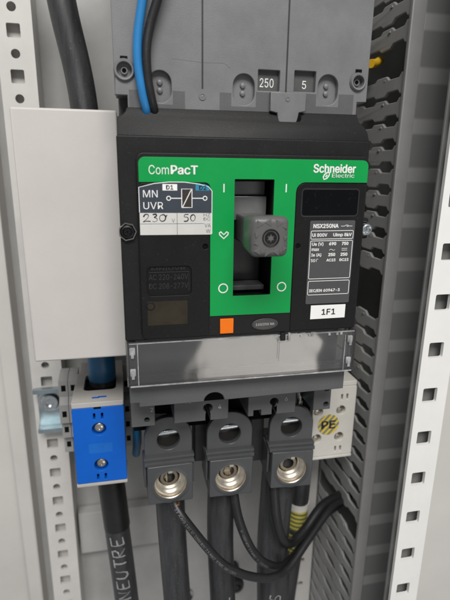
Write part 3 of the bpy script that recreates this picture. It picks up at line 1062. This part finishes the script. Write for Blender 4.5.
# strip under the clear cover with two half-round cut-outs
st = [(-49.2, -67.0), (57.0, -67.0), (57.0, -78.0)]
for c0 in (23.0, -11.7):
    pass
st2 = [(-49.2, -66.6), (57.0, -66.6), (57.0, -77.5)]
st2 += [(-4.0, -78.2)] + [(-9.6 + 5.0 * math.cos(math.radians(a)), -78.2 + 4.4 * math.sin(math.radians(a))) for a in range(0, 181, 18)] + [(-45.0, -78.2), (-45.0, -76.0), (-49.2, -76.0)]
obj('strip_opening', bmesh_half(), DARK, brk)
plate('lower_strip', [st2], 6.0, 30, BODY, brk, bev=0.4)
# terminal housing with phase windows and keyholes
def slotted(x0, x1, zb, zt):
    return [(x0, zb), (x0, zt), (x1, zt), (x1, zb)]
zb = -96.5
ou = [(-49.0, -78.5), (-49.0, zb)] + slotted(-37.3, -27.6, zb, -83.0)
ou += [(-11.4, zb), (-11.4, -91.2)] + [(-10.2 + 2.4 * math.cos(math.radians(a)), -89.3 + 2.3 * math.sin(math.radians(a))) for a in range(240, -61, -20)] + [(-9.0, -91.2), (-9.0, zb)]
ou += slotted(0.6, 11.2, zb, -83.2)
ou += slotted(14.2, 18.4, zb, -93.2)
ou += [(24.3, zb), (24.3, -91.0)] + [(25.4 + 2.3 * math.cos(math.radians(a)), -89.2 + 2.2 * math.sin(math.radians(a))) for a in range(240, -61, -20)] + [(26.6, -91.0), (26.6, zb)]
ou += slotted(37.4, 47.6, zb, -82.0)
ou += [(57.5, zb), (57.5, -78.5)]
th_ = plate('terminal_housing', [ou, circle(-41.3, -93.0, 1.35, 16), circle(55.0, -93.5, 1.5, 16), rrect(53.8, 56.2, -85.4, -84, .3, 2)], 20.0, 42, BODY, brk, bev=0.35)
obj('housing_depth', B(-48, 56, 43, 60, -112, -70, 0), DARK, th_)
for (a, b_, zz) in ((-13.8, -6.2, -136), (19.5, 27.5, -140)):
    bm = B(a, b_, 43.2, 56, zz, -96, 0.5)
    obj('phase_barrier', bm, mat('barrier_black', (0.012, 0.012, 0.013), 0.5), th_)
merge('housing_marks', [text_box('2', -39.5, -38.0, -88.6, -86.4, 19.9), text_box('4', -0.9 - 4, 0.8 - 4, -90.2, -88.0, 19.9), text_box('6', 31.2, 32.8, -89.2, -87.0, 19.9),
                        text_box('T1', -22.2, -19.0, -85.6, -84.2, 19.9), text_box('T2', 14.6, 17.4, -83.8, -82.4, 19.9)], GREYPR, th_)
bm = bmesh.new()
tube(bm, [(39.0, 24, -83), (42.0, 30, -88), (47, 40, -101)], 1.8)
obj('clamp_bar', bm, STEEL, th_)


# three box lugs
def lug(x, z):
    """x, z: centre of the clamp opening at Y=28"""
    hw = 13.4
    cz = 14.8 + 10.2
    arch = [(-hw + 0.3, 8), (hw - 0.3, 8), (hw - 0.3, 26.0)] + [((hw - 0.3) * math.cos(math.radians(a)), 26.0 + 12.4 * math.sin(math.radians(a))) for a in range(8, 173, 9)] + [(-hw + 0.3, 26.0)]
    root = plate('terminal_lug', [arch, circle(0, 24.6, 6.2, 32)], 0, 3.6, LUGP, brk, bev=0.5)
    root.location = Vector((x, 34.0, z)) * S
    # box body
    bx = plate('lug_box', [rrect(-12.3, 12.3, -11.0, 12.4, 0.8, 3), circle(0, 0, 9.0, 40)], -6.0, 14.0, LUGP, root, bev=0.5)
    bm = bmesh.new()
    box(bm, -13.6, 13.6, -4.4, 3.4, 11.6, 13.9, 0.5)
    box(bm, -13.9, 13.9, -2.6, 3.5, 13.7, 15.6, 0.5)
    box(bm, -13.9, -12.5, -1.5, 12.0, -3, 12.6, 0.4)
    box(bm, 12.5, 13.9, -1.5, 12.0, -3, 12.6, 0.4)
    obj('collar', bm, LUGP, root)
    bm = bmesh.new()
    lathe(bm, (0, -6.0, 0), (0, -1, 0), [(9.0, 0.0), (9.2, 0.5), (9.9, 0.35), (11.4, -0.2)], 48)
    obj('opening_rim', bm, LUGP, root)
    prof = [(8.9, -5.2), (8.6, -4.9), (8.4, -3.2)]
    y = -3.2
    r = 7.6
    for i in range(9):
        prof += [(r, y + 0.1), (r - .6, y + 0.5), (r, y + 0.9)]
        y += 1.0
        r -= 0.10 if i < 4 else 0.05
        if i == 2:
            r -= 0.5
    prof += [(6.0, y + .2), (6.0, y + 0.6), (0, y + .6)]
    bm = bmesh.new()
    lathe(bm, (0, 0, 0), (0, 1, 0), prof, 48)
    obj('threaded_insert', bm, NICKEL, root)
    bm = bmesh.new()
    lathe(bm, (0, y + 0.4, 0.0), (0, -1, 0), [(5.6, 0), (5.5, 4.6), (4.9, 5.2), (3.3, 5.2)], 40)
    lathe(bm, (0, y + 0.4, 0.0), (0, -1, 0), [(3.3, 5.2), (3.2, 2.6), (0, 2.5)], 6)
    obj('clamp_screw', bm, mat('dark_hex_screw', (0.36, 0.32, 0.26), 0.35, 1.0), root)
    # keyway seen at the top of the opening
    obj('key', B(-1.3, 1.3, -6.2, -2.0, 7.4, 10.2, 0.3), NICKEL, root)
    # terminal pad behind the upper hole
    bm = bmesh.new()
    box(bm, -9, 9, 9, 11, 12, 36, 0.3)
    obj('copper_pad', bm, mat('tinned_pad', (0.30, 0.29, 0.27), 0.35, 0.9), root)
    bm = bmesh.new()
    tube(bm, [(-7, 6.5, 25.5), (7, 6.5, 26.5)], 2.4, smooth_path=False)
    obj('pad_edge', bm, STEEL, root)
    bm = bmesh.new()
    box(bm, -11.5, 11.5, 14.1, 26, -11, 10, 0.6)
    obj('lug_rear', bm, LUGP, root)
    return root


for (x, z, rz, ry) in ((-29.6, -138.6, 0.02, 0.0), (4.6, -139.0, 0.0, 0.01), (40.8, -138.6, -0.03, 0.02)):
    L_ = lug(x, z)
    L_.rotation_euler = (0.0, ry, rz)

# ------------------------------------------------------------------ cables
CG = 'thick black conductors under the lugs'
def cable(name, label, pts, r, group=None, m=CABLE):
    t = thing(name, label, 'cable', pts[-1], group)
    base = Vector(pts[-1])
    bm = tube(bmesh.new(), [Vector(p) - base for p in pts], r, n=32)
    obj('jacket', bm, m, t)
    return t, base


def on_cable(base, origin, r, me, parent, name, m, tilt=0.0):
    """wrap a flat mesh drawn at x (across, mm) z (along) round a near-vertical cable"""
    o = Vector(origin)
    for v in me.vertices:
        x, z = v.co.x / S, v.co.z / S
        a = x / r
        v.co = (o + Vector((math.sin(a) * (r + .15) + tilt * z, -math.cos(a) * (r + .15), z)) - base) * S
    return merge(name, [me], m, parent)


def refine(me):
    bm = bmesh.new()
    bm.from_mesh(me)
    bmesh.ops.triangulate(bm, faces=bm.faces[:])
    bmesh.ops.subdivide_edges(bm, edges=bm.edges[:], cuts=2, use_grid_fill=True)
    bm.to_mesh(me)
    bm.free()
    return me


ca, ba = cable('power_cable', 'thick black cable leaving the leftmost lug straight down', [(-28.5, 46, -128), (-28.3, 46, -165), (-27.0, 47, -200), (-24.2, 47, -260), (-22.5, 48, -330)], 8.6, CG)
cb, bb = cable('power_cable', 'thick black cable leaving the middle lug, digit one painted low on it', [(4.2, 46, -128), (2.6, 46, -165), (2.8, 47, -200), (5.0, 47, -250), (7, 48, -330)], 8.3, CG)
cc_, bc_ = cable('power_cable', 'thick black cable leaving the right lug, white scuff on its middle', [(40, 46, -128), (38.6, 47, -170), (38.0, 48, -210), (39.4, 48, -255), (41, 49, -330)], 10.2, CG)


def glyphs(lines, width):
    return refine(strokes_mesh(lines, width, 0, True))


# painted digits near the picture's lower edge (read sideways)
on_cable(bb, (4.6, 46.9, -237), 8.3, glyphs([[(-3.5, -2.0), (3.0, -1.2)], [(-3.5, -2.0), (-3.6, -5)], [(3.0, 1.5), (3.0, -3.8)]], 1.0), cb, 'painted_digit', CHALK)
on_cable(bc_, (39.0, 48, -241), 10.2, glyphs([[(-4, 2.0), (-4.5, -1), (-1.5, -2.2), (-0.6, 0.4), (0.8, 1.6), (2.6, 0.2), (2.4, -3.0)], [(-3, -4), (3, -3.6)]], 1.0), cc_, 'painted_digit', CHALK)
on_cable(bc_, (38.0, 48, -196), 10.2, glyphs([[(-4.5, 1.8), (-4.0, -1.8)], [(-4.0, 0), (4.8, -0.9)]], 0.5), cc_, 'white_scuff', CHALK)

# neutral cable with blue sleeve and hand written word
cn, bn = cable('neutral_cable', 'black cable passing behind the beige cover into the blue block, hand lettered in white below', [(-80.5, 104, 150), (-75.5, 102, 112), (-67.5, 100, 62), (-65.2, 86, -20), (-65.4, 79, -80), (-65.4, 79, -100)], 7.6)
bm = tube(bmesh.new(), [Vector(p) - bn for p in ((-65.3, 80, -62), (-65.3, 79, -80), (-65.3, 79, -94.5))], 8.1, n=32)
obj('blue_sleeve', bm, BLUES, cn)
bm = tube(bmesh.new(), [Vector(p) - bn for p in ((-65.2, 79, -140), (-64.0, 80, -165), (-62.0, 80, -200), (-58.5, 80, -255), (-54, 80, -340))], 8.2, n=32)
obj('lower_jacket', bm, CABLE, cn)
bm = tube(bmesh.new(), [Vector(p) - bn for p in ((-65.2, 79, -140), (-64.0, 80, -165), (-61.6, 80, -203))], 8.6, n=32)
obj('black_sleeve', bm, SLEEVE, cn)
# word NEUTRE written upwards: letters lie on their side, top of the letter to the left
word = {'E': [[(0.2, 0), (0, 6)], [(0, 0), (4.2, 0.2)], [(0, 3), (3.2, 3.2)], [(0, 6), (4.4, 6.2)]],
        'R': [[(0, 0), (0, 6), (3, 6.2), (3.6, 4.6), (2.6, 3.2), (0.4, 3.0), (4, -0.2)]],
        'T': [[(0, 6), (4.6, 6.0)], [(2.3, 6), (2.3, 0)]],
        'U': [[(0, 6), (0, 1.6), (1.4, 0), (3.0, 0.4), (3.8, 2.0), (3.8, 6)]],
        'N': [[(0, 0), (0, 6), (3.8, 0), (3.8, 6)]]}
me_list = []
z = -0.0
for ch in 'ERTUEN':
    lines = []
    for ln in word[ch]:
        # letter x runs up the cable, letter y runs to the left
        lines.append([(4.0 - q * 1.35, z + p * 1.45) for p, q in [(a, b_) for a, b_ in ln]])
    me_list.append((lines, z))
    z -= 9.0
allines = [l for ls, _ in me_list for l in ls]
o = on_cable(bn, (-61.5, 80, -213.0), 8.35, glyphs(allines, 1.25), cn, 'painted_word', CHALK, tilt=-0.066)

# earth cable
ce, be = cable('earth_cable', 'black cable with a white ring and yellow green tape rising to the cream terminal', [(68.0, 78, -150), (67.0, 78, -190), (65.5, 78, -230), (62, 79, -280), (58, 80, -340)], 7.2)
for nm, z0, z1, rr, mm in (('white_ring', -201, -206, 7.7, TERMW),):
    obj(nm, tube(bmesh.new(), [Vector((66.7, 78, z0)) - be, Vector((66.5, 78, z1)) - be], rr, n=32, smooth_path=False), mm, ce)
TAPE = hatch_mat('yellow_green_tape', (0.50, 0.42, 0.06), (0.10, 0.12, 0.05), 300.0, (0.12, 0, 1.0))
obj('earth_tape', tube(bmesh.new(), [Vector((66.5, 78, -206)) - be, Vector((65.9, 78, -222)) - be], 7.5, n=32, smooth_path=False), TAPE, ce)
obj('earth_tape', tube(bmesh.new(), [Vector((65.8, 78, -226)) - be, Vector((65.3, 78, -243)) - be], 7.5, n=32, smooth_path=False), TAPE, ce)


# thin control wires curving into the duct
def wire_text(pts, r, s, size, start, base, parent, m, flip=1):
    P = spline_pts(pts, 12)
    L_ = [0]
    for a, b_ in zip(P, P[1:]):
        L_.append(L_[-1] + (b_ - a).length)
    view = Vector((-48.6, -198.4, 29.6))

    def at(d):
        d = max(0, min(L_[-1] - 1e-3, d))
        for i in range(len(L_) - 1):
            if L_[i + 1] >= d:
                t = (d - L_[i]) / max(1e-6, L_[i + 1] - L_[i])
                return P[i].lerp(P[i + 1], t), (P[i + 1] - P[i]).normalized()
        return P[-1], (P[-1] - P[-2]).normalized()
    me = text_mesh(s, 0.0)
    xs = [v.co.x for v in me.vertices]
    for v in me.vertices:
        d = start + v.co.x * size * 1.15
        h = (v.co.y - 0.35) * size
        p, t = at(d)
        n = Vector((-0.25, -1, 0.35))
        n = (n - t * n.dot(t)).normalized()
        u = n.cross(t).normalized() * flip
        a = h / r
        q = p + (n * math.cos(a) + u * math.sin(a)) * (r + 0.06)
        v.co = (q - base) * S
    return merge('jacket_print', [me], m, parent)


WG = 'thin black control wires from the lugs'
def wire(name, label, pts, r, m=WIRE, group=None):
    base = Vector(pts[0])
    t = thing(name, label, 'wire', pts[0], group)
    obj('insulation', tube(bmesh.new(), [Vector(p) - base for p in pts], r, n=20, k=14), m, t)
    return t, base


p1 = [(-27.2, 34, -150.8), (-26.4, 28, -153.5), (-19.0, 22, -163.5), (-3.5, 20, -186.5), (8, 20, -197), (20.0, 22, -205), (31, 24, -209), (43.0, 30, -210), (60, 42, -203), (82, 58, -195), (97, 70, -200), (110, 84, -208)]
w1, b1 = wire('control_wire', 'printed thin black wire curving from the leftmost lug into the duct', p1, 2.5, WIRE, WG)
wire_text(p1, 2.5, '22 AWG 101 U-1000 R2V 2.5 MM2  STEEL 00 1001', 2.7, 7, b1, w1, PRINT, 1)
bm = tube(bmesh.new(), [Vector(p) - b1 for p in ((-27.2, 37, -149.6), (-27.0, 33, -150.6), (-26.4, 27.6, -153.2))], 2.2)
obj('copper_end', bm, COPPER, w1)
p2 = [(8.0, 38, -146), (8.4, 34, -158), (11.0, 30, -172), (18.0, 28, -190), (28.0, 30, -204), (42.0, 36, -214), (57, 46, -212), (76, 58, -202), (97, 72, -203), (110, 86, -210)]
w2, b2 = wire('control_wire', 'thin black wire looping from the middle lug into the duct', p2, 2.7, WIRE, WG)
wire_text(p2, 2.7, 'U-1000 R2V 2.5 MM2  U-1000 R2V', 2.5, 30, b2, w2, PRINT, 1)
p3 = [(33.0, 40, -142), (32.8, 35, -158), (34.0, 32, -174), (38.5, 33, -190), (48.0, 42, -203), (60.0, 50, -203), (78.0, 62, -195), (97, 74, -198), (110, 88, -205)]
w3, b3 = wire('control_wire', 'thin black wire in a tight bend from the right lug into the duct', p3, 3.1, WIRE, WG)

# wires lying over the upper shield
pb = [(-33, 2, 130), (-35.5, 3, 105), (-37.9, 4, 91), (-40.2, 4.6, 78), (-40.6, 4.8, 68), (-39.2, 5.2, 58), (-37.8, 7.0, 51.5), (-37.6, 12, 48)]
wb, _ = wire('blue_wire', 'slim light blue wire lying on the grey shield at top left', pb, 1.75, BLUEW)
pk = [(-26, 1, 130), (-29.0, 2, 105), (-32.0, 3, 92), (-35.4, 4, 82), (-37.2, 4.2, 73), (-37.0, 4.5, 63), (-35.8, 5.0, 56), (-34.6, 7.5, 51.3), (-34.5, 12, 48)]
wk, _ = wire('black_wire', 'slim black wire bent beside the blue wire on the grey shield', pk, 1.75, WIRE)
pq = [(-46.0, 66, -80), (-46.2, 66, -110), (-46.0, 66, -130), (-47, 80, -150)]
wq, _ = wire('blue_wire', 'dark blue wire mostly hidden behind the leftmost lug', pq, 2.6, BLUES)

cbr = obj('added_shade_bar', B(-94, -30, 139, 149, -276, -238, 0.6), PLATE)  # added bar, its shape stands in for a shaded band of the panel
tag(cbr, 'added grey bar standing for a shaded band low on the back panel, behind the lettered cable', 'bar')

# knob and bolts on the back panel
for (x, y, z, r, lab) in ((34.5, 118, -324.0, 7.5, 'black knob on the back panel between the left and middle cables'),):
    bm = bmesh.new()
    lathe(bm, (0, 32, 0), (0, -1, 0), [(r, 0), (r, 20), (r * .85, 23), (r * .5, 23.5), (r * .45, 22), (r * .3, 24), (0, 24)], 14)
    k_ = obj('panel_knob', bm, mat('knob_black', (0.02, 0.02, 0.022), 0.4))  # plain round black knob
    k_.location = Vector((x, y, z)) * S
    tag(k_, 'round black knob on the back panel, low between the cables', 'knob')
for (x, z, lab) in ((-106.7, -319.5, 'grey hexagon bolt on the panel left of the lettered cable'), (-7.7, -346.9, 'hexagon bolt on the panel right of the lettered cable, at the lower edge')):
    bm = bmesh.new()
    lathe(bm, (0, 0, 0), (0, -1, 0), [(7, 0), (7, 1.2)], 28)
    lathe(bm, (0, -1.2, 0), (0, -1, 0), [(5.2, 0), (5.2, 4), (4.6, 4.6), (0, 4.7)], 6)
    k_ = obj('panel_bolt', bm, DSTEEL)
    k_.location = Vector((x, 149.6, z)) * S
    tag(k_, lab, 'bolt', 'bolts on the back panel')
